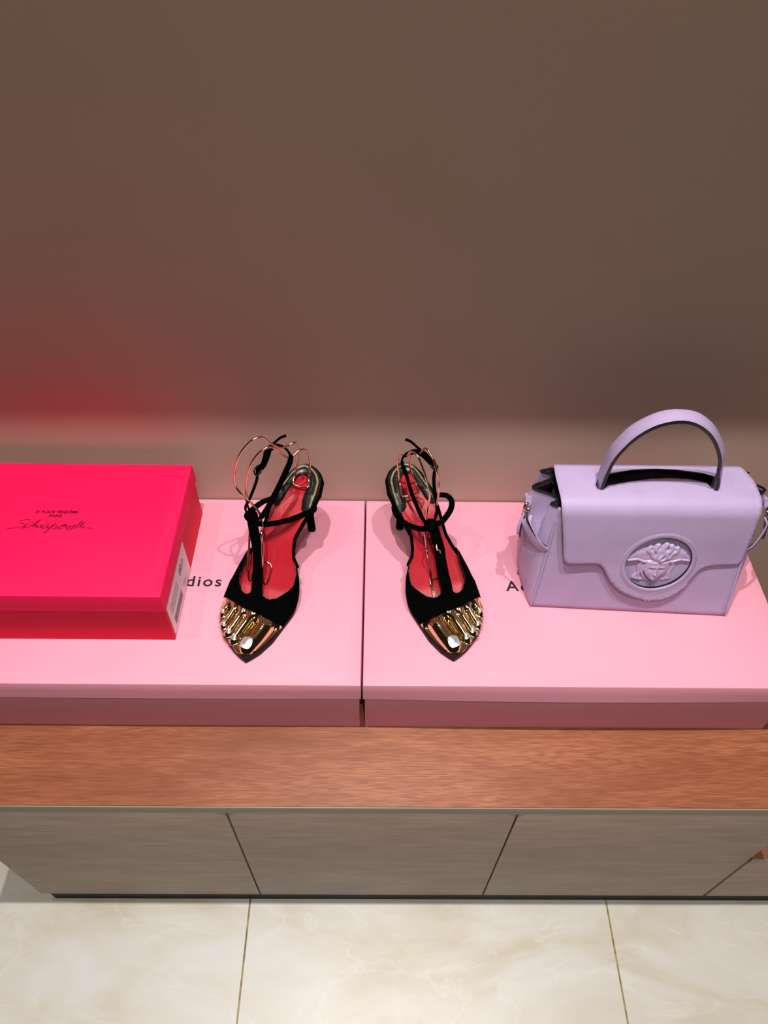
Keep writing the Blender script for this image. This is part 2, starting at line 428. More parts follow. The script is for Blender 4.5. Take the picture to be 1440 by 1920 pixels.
# signature: pen strokes read off the lid, in units of the lettering's own frame (x right, y down)
SIG = [
 [(10,374),(60,382),(140,368),(262,350)],
 [(268,262),(272,246),(230,242),(160,258),(146,274),(160,290),(230,312),(262,338),(258,368),(225,385)],
 [(345,298),(335,282),(305,288),(272,325),(266,355),(285,372),(320,362),(360,320)],
 [(345,345),(395,285),(430,240),(425,262),(400,300),(370,355),(400,325),(415,322),(418,345),(408,372)],
 [(418,345),(440,330),(446,345),(440,368),(468,352),(500,318)],
 [(500,318),(490,350),(500,365),(520,350),(535,330)],
 [(535,262),(545,272)],
 [(590,322),(575,312),(545,325),(525,355),(530,382),(560,378),(585,345),(598,318),(590,352),(600,372),(625,350)],
 [(680,290),(660,320),(620,400),(598,440),(606,442),(640,375),(665,330)],
 [(665,350),(695,325),(722,328),(725,350),(705,375),(685,380),(720,372),(770,350)],
 [(770,352),(800,330),(840,318),(832,308),(800,318),(765,350),(760,375),(785,382),(815,365)],
 [(815,365),(840,330),(865,322),(862,345),(870,370),(900,345),(925,325),(905,365),(900,390),(925,395),(950,375)],
 [(940,372),(965,350),(990,335),(985,322),(960,335),(945,365),(960,382),(1000,360)],
 [(1000,360),(1030,310),(1052,262),(1045,258),(1025,300),(1005,350),(1020,365),(1060,330)],
 [(1050,335),(1080,290),(1098,275),(1090,290),(1065,335),(1070,358),(1095,350),(1125,335)],
 [(1125,335),(1120,358),(1140,366),(1190,360),(1230,370),(1268,380)],
 [(1190,285),(1200,292)],
]
def sig_pt(x, y):
    # sheared/foreshortened print frame on the lid -> lid plane metres
    u = x / 7.2; v = y / 7.2
    return (-0.4558 + (u - 2) * 0.000612 + (v - 52) * (-0.00012) , 0.5835 - (v - 52) * 0.00077)
bm = bmesh.new()
for st in SIG:
    P = catmull([Vector((*sig_pt(x, y), 0.6655)) - Vector((rcx, rcy, 0.5683 + .0968 - .029)) for x, y in st], 4)
    n = len(P)
    rad = [0.55 + 0.5 * abs(math.sin(i * .35)) for i in range(n)]
    add_sweep(bm, P, flat(0.00085, 0.0002, 6), ref=lambda i, p, t: (0, 0, 1), radii=rad)
obj('signature', bm, M['foil'], rl)
# sticker on the right side of the base
stk = box('sticker', rx1 - .0021 - rcx + .0001, rx1 - .0021 - rcx + .0004, 0.4905 - rcy, 0.594 - rcy, 0.0022, 0.066, M['sticker'], rb)
bm = bmesh.new(); X_ = rx1 - .0016 - rcx
y = 0.502
for k in range(26):
    wd = random.choice([.0006, .001, .0015]); add_box(bm, X_, X_ + .0002, y - rcy, y + wd - rcy, 0.010, 0.024); y += wd + random.choice([.0006, .001])
stp = obj('barcode', bm, M['grey_ink'], stk)
bm = bmesh.new()
for r in range(3):
    y = 0.500
    while y < 0.54:
        wd = random.uniform(.001, .003); add_box(bm, X_, X_ + .0002, y - rcy, y + wd - rcy, 0.034 + r * .006, 0.0358 + r * .006); y += wd + .0008
P = catmull([(X_ + .0002, 0.556 - rcy + a, 0.038 + b) for a, b in ((0, 0), (.004, .008), (.002, .012), (-.001, .006), (.006, .002), (.010, .010), (.007, .014), (.006, .004), (.014, .003), (.018, .012), (.016, .004), (.024, .006))], 4)
add_sweep(bm, P, circ(0.0005, 5))
P = catmull([(X_ + .0002, 0.556 - rcy + a, 0.014 + b) for a, b in ((0, 0), (.003, .006), (.006, .001), (.009, .006), (.012, .001), (.020, .003))], 4)
add_sweep(bm, P, circ(0.0004, 5))
obj('printed_text', bm, M['grey_ink'], stk)

# ------------------------------------------------------------------ sandals
# (s along the shoe from the toe, t across: + = big-toe side, z up), metres
def prof(s): return interp([(-0.02, 0.012), (0, 0.01), (0.05, 0.0075), (0.08, 0.009), (0.105, 0.02), (0.13, 0.04), (0.155, 0.062), (0.18, 0.081), (0.205, 0.095), (0.25, 0.1025)], s)
SOLE_IN = [(0.0050, -0.0010), (0.0075, 0.0018), (0.0105, 0.0045), (0.0197, 0.0118), (0.0385, 0.0215), (0.0614, 0.0280), (0.0882, 0.0356), (0.1047, 0.0364), (0.1199, 0.0328), (0.1317, 0.0276), (0.1391, 0.0208), (0.1467, 0.0188), (0.1584, 0.0180), (0.1740, 0.0246), (0.1914, 0.0327), (0.2092, 0.0374), (0.2297, 0.0354), (0.2410, 0.0284), (0.2476, 0.0201), (0.2508, 0.0128), (0.2521, 0.0074)]
SOLE_OUT = [(0.0050, -0.0010), (0.0070, -0.0055), (0.0095, -0.0110), (0.0150, -0.0200), (0.0240, -0.0310), (0.0370, -0.0440), (0.0580, -0.0535), (0.0829, -0.0559), (0.1016, -0.0540), (0.1172, -0.0481), (0.1311, -0.0412), (0.1401, -0.0347), (0.1541, -0.0272), (0.1698, -0.0249), (0.1981, -0.0213), (0.2185, -0.0157), (0.2337, -0.0110), (0.2438, -0.0053), (0.2498, 0.0010), (0.2521, 0.0074)]
VT_IN = [(0.0098, -0.0023), (0.0197, 0.0088), (0.0385, 0.0193), (0.0614, 0.0275), (0.0744, 0.0315), (0.0896, 0.0359), (0.1047, 0.0366), (0.1199, 0.0327), (0.1317, 0.0264), (0.1411, 0.0194)]
VT_OUT = [(0.0098, -0.0023), (0.0151, -0.0156), (0.0264, -0.0326), (0.0378, -0.0459), (0.0589, -0.0560), (0.0828, -0.0581), (0.1016, -0.0555), (0.1172, -0.0489), (0.1311, -0.0421), (0.1411, -0.0344)]
HV = [(.04, .012), (.06, .018), (.08, .023), (.1, .026), (.13, .029), (.145, .030)]
def dome(s, a):
    ti, to = interp(VT_IN, s), interp(VT_OUT, s)
    return ((ti + to) / 2 + (ti - to) / 2 * math.sin(a * PI / 2), prof(s) - .002 + interp(HV, s) * max(0, math.cos(a * PI / 2)) ** .75)
PLATE = [(-1, .0835), (-.72, .0795), (-.42, .0722), (-.2, .0672), (.08, .0632), (.36, .0602), (.64, .0588), (.96, .0608), (1, .0612)]
OPEN = [(-1.000, 0.1411), (-0.887, 0.1378), (-0.750, 0.1345), (-0.746, 0.1345), (-0.537, 0.1240), (-0.500, 0.1149), (-0.487, 0.1070), (-0.450, 0.0991), (-0.375, 0.0919), (-0.300, 0.0860), (-0.225, 0.0834), (-0.162, 0.0828), (-0.125, 0.0847), (-0.112, 0.0900), (-0.100, 0.0913), (0.025, 0.0932), (0.062, 0.0906), (0.088, 0.0873), (0.125, 0.0847), (0.188, 0.0828), (0.263, 0.0828), (0.363, 0.0860), (0.475, 0.0932), (0.575, 0.0998), (0.650, 0.1057), (0.713, 0.1129), (0.763, 0.1201), (0.812, 0.1280), (0.950, 0.1358), (1.000, 0.1411)]
# cap toes: list of (s, t, radius, height) along each toe
TOES = [
 [(.0700, .0085, .0135, .0150), (.0560, .0070, .0130, .0148), (.0440, .0042, .0122, .0132), (.0340, .0010, .0116, .0122), (.0270, -.0020, .0112, .0118), (.0215, -.0042, .0102, .0098)],
 [(.0720, -.0112, .0088, .0150), (.0580, -.0138, .0080, .0150), (.0450, -.0172, .0072, .0130), (.0360, -.0200, .0066, .0108), (.0300, -.0220, .0063, .0090), (.0265, -.0235, .0056, .0062)],
 [(.0760, -.0235, .0080, .0140), (.0620, -.0252, .0072, .0142), (.0500, -.0278, .0065, .0122), (.0420, -.0305, .0061, .0098), (.0370, -.0324, .0058, .0080), (.0340, -.0340, .0050, .0058)],
 [(.0800, -.0345, .0070, .0125), (.0670, -.0362, .0065, .0125), (.0570, -.0385, .0060, .0105), (.0495, -.0410, .0057, .0082), (.0455, -.0425, .0054, .0070), (.0430, -.0438, .0047, .0050)],
 [(.0850, -.0455, .0062, .0105), (.0740, -.0472, .0058, .0105), (.0670, -.0490, .0054, .0085), (.0625, -.0502, .0052, .0070), (.0600, -.0511, .0046, .0050)],
]
TOES = [[tuple(p) + (q,) for p, q in zip([(v.x, v.y, v.z) for v in catmull([(a, b, c) for a, b, c, h in toe], 4)], [v.x for v in catmull([(h, 0, 0) for a, b, c, h in toe], 4)])] for toe in TOES]
CAP_IN = [(.0100, -.0045), (.0132, .0022), (.0209, .0094), (.0315, .0157), (.0469, .0228), (.0614, .0278), (.09, .0350)]
CAP_OUT = [(.0100, -.0050), (.0122, -.0142), (.0160, -.0190), (.0200, -.0225), (.0207, -.0280), (.0255, -.0325), (.0288, -.0388), (.0353, -.0425), (.0405, -.0462), (.0459, -.0505), (.0527, -.0522), (.0600, -.0560), (.0671, -.0572), (.0811, -.0580)]
CAPZ = {}
def cap_z(s, t):
    key = (round(s, 6), round(t, 6))
    if key not in CAPZ: CAPZ[key] = cap_z_(s, t)
    return CAPZ[key]
def cap_z_(s, t):
    base = .0088 + .10 * max(0, s - .055) ** 1.5
    z = base
    for toe in TOES:
        best = 0
        for (s0, t0, r0, h0), (s1, t1, r1, h1) in zip(toe, toe[1:]):
            dx, dy = s1 - s0, t1 - t0; L2 = dx * dx + dy * dy
            u = max(0, min(1, ((s - s0) * dx + (t - t0) * dy) / L2))
            d = math.hypot(s - s0 - u * dx, t - t0 - u * dy); r = r0 + (r1 - r0) * u; h = h0 + (h1 - h0) * u
            if d < r: best = max(best, h * (1 - (d / r) ** 2) ** .70)
        zz = base + best
        # polynomial smooth maximum
        k = .0016; q = max(0, k - abs(zz - z)) / k
        z = max(zz, z) + q * q * k * .25
    return z

def tube_part(name, P, sec, m, parent, ref=None, closed=False, n=6, smooth=60):
    bm = bmesh.new(); add_sweep(bm, catmull(P, n, closed), sec, ref, closed); return obj(name, bm, m, parent, smooth)

PTH = {
    'L_wire':[(.2157,.0007,.1035),(.2276,-.0003,.1111),(.2293,.0028,.1286),(.2244,.0078,.1543),(.2188,.0096,.1733),(.2132,.0078,.1813),(.2052,.0019,.1813),(.1883,-.0011,.1936),(.1762,-.0073,.2123),(.1698,-.0111,.2243),(.1650,-.0150,.2277),(.1602,-.0213,.2264),(.1561,-.0289,.2180),(.1521,-.0356,.2070),(.1497,-.0410,.1917),(.1490,-.0455,.1727),(.1481,-.0455,.1564),(.1465,-.0393,.1460),(.1490,-.0364,.1320),(.1490,-.0348,.1119),(.1424,-.0342,.0918),(.1359,-.0346,.0760),(.1249,-.0330,.0616),(.1151,-.0320,.0461),(.1105,-.0322,.0294),(.1083,-.0298,.0246),(.1134,-.0285,.0288),(.1198,-.0256,.0339),(.1291,-.0162,.0413),(.1287,-.0096,.0409),(.1258,-.0056,.0387),(.1180,-.0055,.0324),(.1130,-.0062,.0284),(.1081,-.0088,.0245),(.1097,-.0115,.0288),(.1124,-.0119,.0439),(.1180,-.0115,.0670),(.1264,-.0131,.0853),(.1312,-.0140,.0982),(.1424,-.0170,.0946),(.1490,-.0205,.1095),(.1508,-.0234,.1151),(.1508,-.0293,.1259),(.1490,-.0341,.1387),(.1521,-.0348,.1531),(.1546,-.0320,.1705),(.1577,-.0268,.1874),(.1617,-.0215,.1976),(.1666,-.0156,.2042),(.1731,-.0081,.2070),(.1802,-.0032,.1998),(.1874,-.0001,.1855),(.1947,.0047,.1732),(.2035,.0076,.1664),(.2132,.0140,.1692),(.2188,.0185,.1669),(.2244,.0210,.1555),(.2276,.0209,.1347),(.2272,.0179,.1098),(.2145,.0199,.1035)],
    'R_wire':[(.1952,.0214,.1035),(.2143,.0212,.1078),(.2188,.0224,.1233),(.2204,.0236,.1365),(.2164,.0233,.1538),(.2099,.0206,.1626),(.2003,.0186,.1692),(.1883,.0178,.1873),(.1802,.0158,.1954),(.1722,.0124,.1951),(.1666,.0091,.1867),(.1602,.0058,.1759),(.1561,.0028,.1627),(.1521,.0002,.1475),(.1518,.0008,.1302),(.1527,.0018,.1129),(.1508,.0026,.0982),(.1443,.0044,.0853),(.1359,.0034,.0629),(.1272,.0059,.0707),(.1203,.0028,.0472),(.1126,.0014,.0321),(.0969,.0023,.0185),(.0908,.0012,.0158),(.0944,-.0000,.0173),(.1092,.0031,.0254),(.1124,.0012,.0280),(.1127,-.0120,.0282),(.1102,-.0174,.0261),(.1121,-.0160,.0357),(.1159,-.0132,.0467),(.1242,-.0102,.0703),(.1249,-.0066,.0739),(.1443,-.0095,.0819),(.1499,-.0089,.0965),(.1518,-.0093,.1147),(.1518,-.0103,.1326),(.1505,-.0100,.1549),(.1537,-.0097,.1702),(.1561,-.0067,.1835),(.1617,-.0054,.1930),(.1674,-.0023,.1983),(.1731,.0002,.2020),(.1787,.0030,.2001),(.1843,.0043,.1907),(.1923,.0054,.1781),(.2003,.0065,.1729),(.2068,.0101,.1658),(.2115,.0112,.1507),(.2155,.0082,.1318),(.2180,.0039,.1137),(.2172,-.0014,.0982),(.1988,.0005,.1035)],
    'L_t':[(.1449,-.0311,.1154),(.1433,-.0299,.1112),(.1380,-.0273,.0989),(.1329,-.0246,.0826),(.1236,-.0194,.0674),(.1170,-.0184,.0562),(.1090,-.0172,.0466),(.1000,-.0156,.0385),(.0890,-.0133,.0333)],
    'R_t':[(.1417,-.0013,.1086),(.1392,-.0027,.1035),(.1352,-.0067,.0881),(.1280,-.0113,.0689),(.1150,-.0099,.0637),(.1070,-.0104,.0553),(.0995,-.0116,.0460),(.0910,-.0128,.0380)],
    'L_cr':[(.1441,-.0315,.1120),(.1457,-.0208,.0973),(.1546,-.0069,.0921),(.1658,.0067,.0886),(.1811,.0193,.0846),(.1857,.0285,.0882),(.1907,.0345,.0890),(.1979,.0322,.0870)],
    'L_cl':[(.1465,-.0317,.1176),(.1617,-.0241,.1175),(.1787,-.0193,.1088),(.1939,-.0198,.0977),(.2043,-.0214,.0937)],
    'R_cr':[(.1823,.0291,.0850),(.1959,.0310,.0746),(.1995,.0316,.0813),(.1907,.0311,.0760),(.1762,.0256,.0771),(.1617,.0187,.0825),(.1505,.0102,.0882),(.1425,.0011,.0954),(.1401,-.0024,.1025)],
    'R_cl':[(.1417,-.0074,.1029),(.1505,-.0184,.0952),(.1602,-.0282,.0940),(.1682,-.0355,.0971),(.1762,-.0380,.1014),(.1843,-.0342,.1037),(.1939,-.0267,.0968),(.2019,-.0186,.0883)],
    'L_a':[(.1417,-.0281,.1093),(.1449,-.0190,.1104),(.1505,-.0109,.1231),(.1602,-.0042,.1367),(.1722,.0015,.1495),(.1818,.0066,.1625),(.1923,.0085,.1679),(.2003,.0069,.1712),(.2019,.0002,.1812),(.1971,-.0073,.1885),(.1891,-.0112,.1914),(.1843,-.0138,.1907),(.1778,-.0151,.1837),(.1722,-.0182,.1753),(.1682,-.0230,.1705)],
    'L_b':[(.1682,-.0242,.1721),(.1642,-.0241,.1609),(.1586,-.0259,.1525),(.1521,-.0310,.1382),(.1481,-.0350,.1293),(.1457,-.0374,.1211),(.1433,-.0341,.1122)],
    'L_f':[(.1778,-.0145,.1894),(.1818,-.0107,.1983),(.1843,-.0040,.2056),(.1867,.0026,.2121),(.1891,.0089,.2148)],
    'R_a':[(.1409,-.0002,.1038),(.1425,.0041,.1064),(.1465,.0091,.1132),(.1537,.0135,.1245),(.1642,.0170,.1334),(.1762,.0188,.1404),(.1883,.0208,.1506),(.1979,.0232,.1571),(.2035,.0226,.1623),(.2035,.0190,.1700),(.1995,.0135,.1765),(.1939,.0063,.1812),(.1883,.0011,.1818),(.1827,-.0044,.1771),(.1778,-.0102,.1702)],
    'R_b':[(.1762,-.0130,.1712),(.1738,-.0107,.1633),(.1682,-.0086,.1555),(.1617,-.0088,.1433),(.1537,-.0098,.1307),(.1481,-.0097,.1187),(.1417,-.0048,.1069)],
    'R_f':[(.1843,-.0025,.1790),(.1883,.0024,.1858),(.1923,.0095,.1929),(.1955,.0155,.1984),(.1987,.0213,.2001)],
}

def make_sandal(side, label, toe_xy, e_dir):
    sg = -1 if side == 'L' else 1          # local y = sg * t
    root = thing('heeled_sandal', label, 'sandal', (toe_xy[0], toe_xy[1], 0.5683), math.atan2(e_dir[1], e_dir[0]), 'pair of black gold-toed sandals')
    Q = lambda s, t, z: (s, sg * t, z)
    # outsole
    NS, NA = 70, 12
    ss = [0.005 + 0.2471 * (0.5 - 0.5 * math.cos(PI * i / NS)) for i in range(NS + 1)]
    vs, fs = [], []
    def bot(s):
        g_ = 0.0003 + max(0, .045 - s) * .04; k = max(0, min(1, (s - .078) / .03))
        return g_ * (1 - k) + (prof(s) - .0030) * k
    for lev in (0, 1):
        for s in ss:
            ti, to = interp(SOLE_IN, s), interp(SOLE_OUT, s)
            for k in range(NA + 1):
                t = to + (ti - to) * k / NA
                vs.append(Q(s, t, prof(s) - .0008 if lev else bot(s)))
    W_ = NA + 1; off = (NS + 1) * W_
    for i in range(NS):
        for k in range(NA):
            a = i * W_ + k
            fs.append((a, a + 1, a + 1 + W_, a + W_)); fs.append((off + a, off + a + W_, off + a + 1 + W_, off + a + 1))
        for k in (0, NA):
            a = i * W_ + k; fs.append((a, a + W_, off + a + W_, off + a))
    pyd('outsole', vs, fs, M['sole'], root, 50)
    # black upper edge wrapped around the insole (velvet)
    def outline(inset, s0, s1, n=60):
        ins, outs = [], []
        for i in range(n + 1):
            s = s0 + (s1 - s0) * (0.5 - 0.5 * math.cos(PI * i / n))
            ins.append((s, interp(SOLE_IN, s) - inset)); outs.append((s, interp(SOLE_OUT, s) + inset))
        return ins, outs
    ins, outs = outline(0, 0.1301, 0.2521)
    loop = ins + outs[::-1][1:]
    P = [Vector(Q(s, t, prof(s) + .0008)) for s, t in loop]
    bm = bmesh.new(); add_sweep(bm, P, flat(.0042, .0052, 10), ref=lambda i, p, t: (0, 0, 1))
    obj('side_binding', bm, M['velvet'], root, 60)
    # red insole
    vs, fs = [], []
    sI = [.045 + (0.2468 - .045) * i / 60 for i in range(61)]
    for s in sI:
        ti, to = interp(SOLE_IN, s) - .0018, interp(SOLE_OUT, s) + .0018
        if s > 0.2403: c = (ti + to) / 2; ti = max(ti, c + .001); to = min(to, c - .001)
        for k in range(11):
            t = to + (ti - to) * k / 10
            vs.append(Q(s, t, prof(s) + .0006 + .0012 * (2 * k / 10 - 1) ** 2))
    for i in range(60):
        for k in range(10):
            a = i * 11 + k; fs.append((a, a + 1, a + 12, a + 11))
    pyd('red_insole', vs, fs, M['red_insole'], root, 180)
    # U-shaped heel cushion
    tongue_in = [(0.1839, 0.0249), (0.1859, 0.0209), (0.1899, 0.0177), (0.2007, 0.0167), (0.2175, 0.0176), (0.2276, 0.0164), (0.2343, 0.0126), (0.2364, 0.0072)]
    tongue_out = [(0.1874, -0.0182), (0.1899, -0.0141), (0.1965, -0.0087), (0.2129, -0.0032), (0.2283, 0.0000), (0.2343, 0.0032), (0.2364, 0.0072)]
    outer_in = [(0.1839, 0.0278), (0.1913, 0.0312), (0.1962, 0.0332), (0.2092, 0.0360), (0.2297, 0.0342), (0.2400, 0.0274), (0.2466, 0.0191), (0.2501, 0.0074)]
    outer_out = [(0.1874, -0.0205), (0.1981, -0.0197), (0.2185, -0.0142), (0.2337, -0.0096), (0.2428, -0.0047), (0.2481, 0.0010), (0.2501, 0.0074)]
    inner = resample([Vector((a, b, 0)) for a, b in tongue_in], 26)[:-1] + resample([Vector((a, b, 0)) for a, b in tongue_out], 26)[::-1]
    outer = resample([Vector((a, b, 0)) for a, b in outer_in], 26)[:-1] + resample([Vector((a, b, 0)) for a, b in outer_out], 26)[::-1]
    n = len(inner); K = 10
    def cush(i, f, lift=0):
        p = inner[i].lerp(outer[i], f); end = min(1, i / 5, (n - 1 - i) / 5)
        h = (.0032 * math.sin(PI * min(1, f * 1.25 + .02)) ** .5 if f < .8 else .0032 * .35) * end + .0045 * f * f * end
        return Vector(Q(p.x, p.y, prof(p.x) + .0012 + h + lift))
    vs = [cush(i, k / K) for i in range(n) for k in range(K + 1)]
    fs = [(i * (K + 1) + k, i * (K + 1) + k + 1, (i + 1) * (K + 1) + k + 1, (i + 1) * (K + 1) + k) for i in range(n - 1) for k in range(K)]
    cu = pyd('heel_cushion', vs, fs, M['black_leather'], root, 180)
    # olive-gold band and tiny gold marks on the cushion
    vs, fs = [], []
    for i in range(3, n - 3):
        for f in (.70, .76, .82): vs.append(cush(i, f, .0004))
    m_ = n - 6
    for i in range(m_ - 1):
        for k in range(2): a = i * 3 + k; fs.append((a, a + 1, a + 4, a + 3))
    pyd('gold_band', vs, fs, M['gold_dull'], cu, 180)
    bm = bmesh.new()
    for i in range(4, n - 4):
        c = cush(i, .38, .0003); d = (cush(i + 1, .38, .0003) - c)
        if i % 2 == 0 or not 16 < i < n - 16:
            add_sweep(bm, [c, c + d * .18 + (cush(i, .5, .0004) - c) * random.uniform(.3, .9)], circ(.00028, 5))
    o = obj('gold_marks', bm, M['gold_dull'], cu); o['kind'] = 'stuff'
    # heel block: slim, tapering, leaning forward
    bm = bmesh.new(); N = 18; rings = []
    for i in range(N + 1):
        u = i / N; z = .0965 * (1 - u) + .0004
        cs = 0.2285 + 0.0005 * u ** .7 ; ct = 0.0100 + 0.0050 * u
        rs = .0165 * (1 - u) ** 2.4 + .0056; rt = .0180 * (1 - u) ** 2.8 + .0054
        ring = []
        for k in range(20):
            a = 2 * PI * k / 20; x = cs + rs * math.cos(a) - (rs - .0056) * .15; y = ct + rt * math.sin(a)
            zz = min(z, prof(x) - .0032) if i < 3 else z
            ring.append(bm.verts.new(Q(x, y, zz)))
        rings.append(ring)
    for A, B in zip(rings, rings[1:]):
        for k in range(20): bm.faces.new([A[k], A[(k + 1) % 20], B[(k + 1) % 20], B[k]])
    bm.faces.new(rings[0]); bm.faces.new(rings[-1])
    obj('heel', bm, M['velvet'], root, 60)
    # vamp
    aa = sorted(set([round(-1 + 2 * i / 90, 4) for i in range(91)] + [a for a, _ in OPEN]))
    NU = 14; vs = []; fs = []
    for a in aa:
        s0, s1 = interp(PLATE, a), interp(OPEN, a)
        for k in range(NU + 1):
            s = s0 + (s1 - s0) * k / NU; t, z = dome(s, a); vs.append(Q(s, t, z))
    for i in range(len(aa) - 1):
        for k in range(NU): b = i * (NU + 1) + k; fs.append((b, b + 1, b + NU + 2, b + NU + 1))
    v = pyd('vamp', vs, fs, M['velvet'], root, 180)
    so = v.modifiers.new('thick', 'SOLIDIFY'); so.thickness = .0011; so.offset = 0
    # fine piping along the openings
    for rng in ((-1, -.12), (.09, 1)):
        P = []
        for a in aa:
            if rng[0] <= a <= rng[1]:
                s = interp(OPEN, a); t, z = dome(s, a); P.append(Vector(Q(s, t, z + .0002)))
        bm = bmesh.new(); add_sweep(bm, P, circ(.0005, 6)); obj('piping', bm, M['black_leather'], v, 60)
    # gold toe cap as a continuous shell with toes
    NS2, NT = 210, 180; vs, fs = [], []
    for i in range(NS2 + 1):
        u = i / NS2
        for k in range(NT + 1):
            f = k / NT
            av = math.asin(max(-1, min(1, -1 + 2 * f))) * 2 / PI; s_end = interp(PLATE, av)
            s = .0102 + (s_end + .0030 - .0102) * u ** 1.15
            ti, to = interp(CAP_IN, s), interp(CAP_OUT, s)
            t = to + (ti - to) * f
            z = cap_z(s, t)
            # meet the vamp's lower edge
            zt_ = dome(s, av)[1] - .0012
            bl = max(0, min(1, (u - .80) / .20)); bl = bl * bl * (3 - 2 * bl)
            z = z * (1 - bl) + zt_ * bl
            e = min(f, 1 - f, u * .6); z -= .0009 * max(0, 1 - e * 40)
            vs.append(Q(s, t, z))
    for i in range(NS2):
        for k in range(NT): b = i * (NT + 1) + k; fs.append((b, b + 1, b + NT + 2, b + NT + 1))
    cap = pyd('toe_cap', vs, fs, M['gold'], root, 180)
    sm = cap.modifiers.new('soft', 'SMOOTH'); sm.factor = .5; sm.iterations = 24
    so = cap.modifiers.new('thick', 'SOLIDIFY'); so.thickness = .0012; so.offset = 0
    # nails
    NAILS = [(.0228, -.0044, .0080, .0072, .2), (.0278, -.0230, .0034, .0036, .35), (.0352, -.0333, .0031, .0033, .4), (.0440, -.0431, .0028, .0030, .45), (.0612, -.0508, .0027, .0027, .5)]
    for q, (cs, ct, rs, rt, rot) in enumerate(NAILS):
        vs, fs = [], []; R_ = 7; A_ = 20
        cx = cap_z(cs, ct)
        for r in range(R_ + 1):
            for k in range(A_):
                a = 2 * PI * k / A_
                cc = math.copysign(abs(math.cos(a)) ** .62, math.cos(a)); sn = math.copysign(abs(math.sin(a)) ** .62, math.sin(a))
                ds = rs * cc * r / R_; dt = rt * sn * r / R_
                x = cs + ds * math.cos(rot) - dt * math.sin(rot); y = ct + ds * math.sin(rot) * .5 + dt * math.cos(rot)
                z = max(cap_z(x, y), cx - .0016) + .0005 * (1 - (r / R_) ** 4) + .0009
                vs.append(Q(x, y, z))
        for r in range(R_):
            for k in range(A_):
                a = r * A_ + k; b = r * A_ + (k + 1) % A_; fs.append((a, b, b + A_, a + A_))
        pyd('toenail', vs, fs, M['silver'], cap, 180)
    # straps
    def pp(key): return [Q(*p) for p in PTH[side + key]]
    ctr = Vector(Q(.175, -.006, .13))
    outw = lambda i, p, t: (p - ctr)
    up = lambda i, p, t: Vector((.45 * -1, 0, 1))
    # T strap: wide, widening into the vamp
    P = catmull(pp('_t') + [Q(.082, -.0125, .0300), Q(.076, -.0120, .0240)], 6); n = len(P); bm = bmesh.new()
    add_sweep(bm, P, flat(.0132, .0028), ref=lambda i, p, t: Vector((-1, 0, .9)), radii=[1.0 + .12 * (i / n) for i in range(n)])
    obj('t_strap', bm, M['velvet'], root, 60)
    k0 = Vector(pp('_t')[0])
    bm = bmesh.new(); bmesh.ops.create_icosphere(bm, subdivisions=3, radius=1)
    for v_ in bm.verts:
        c = v_.co; v_.co = Vector((c.x * .0085, c.y * .0088, c.z * .0062)) + k0 + Vector((0, 0, -.0045))
    obj('strap_knot', bm, M['velvet'], root, 180)
    for key in ('_cr', '_cl'):
        tube_part('cross_strap', pp(key), flat(.0076, .0026), M['velvet'], root, ref=lambda i, p, t: Vector((-.35, 0, 1)))
    an = tube_part('ankle_strap', pp('_a'), flat(.0070, .0026), M['velvet'], root, ref=outw)
    tube_part('strap_end', pp('_b'), flat(.0042, .0026), M['velvet'], an, ref=outw)
    tube_part('strap_tail', pp('_f'), flat(.0040, .0022), M['velvet'], an, ref=outw)
    # doubled wide band beside the buckle
    ap = pp('_a')[-5:]
    tube_part('buckle_band', ap, flat(.0095, .0042), M['velvet'], an, ref=outw)
    b = Vector(pp('_a')[-1])
    bm = bmesh.new(); tdir = (Vector(ap[-1]) - Vector(ap[-2])).normalized()
    nn = (b - ctr).normalized(); wd = tdir.cross(nn)
    P = [b + wd * x + tdir * y for x, y in ((-.0055, -.004), (.0055, -.004), (.0055, .005), (-.0055, .005))]
    add_sweep(bm, catmull(P, 5, True), circ(.0011, 8), closed=True)
    obj('buckle', bm, M['black_leather'], an, 60)
    # wire foot form standing inside the sandal: a thing of its own
    wl = ('rose gold wire foot form standing in the left sandal, beside the hot pink box' if side == 'L'
          else 'rose gold wire foot form standing in the right sandal, nearer the lilac handbag')
    bm = bmesh.new()
    P = catmull([Q(*p) for p in PTH[side + '_wire']], 7, True)
    add_sweep(bm, P, circ(.0014, 8), closed=True)
    wf = obj('wire_foot_form', bm, M['wire'], None, 60)
    wf.matrix_world = Matrix.Translation(root.location) @ Matrix.Rotation(root.rotation_euler.z, 4, 'Z')
    wf['label'] = wl; wf['category'] = 'shoe form'; wf['group'] = 'wire forms in the sandals'
    return root

make_sandal('L', 'left black velvet sandal with red insole and gold toes, beside the hot pink box', (-.157, .447), (.230, .973))
make_sandal('R', 'right black velvet sandal with red insole and gold toes, nearer the lilac handbag', (.098, .451), (-.215, .977))

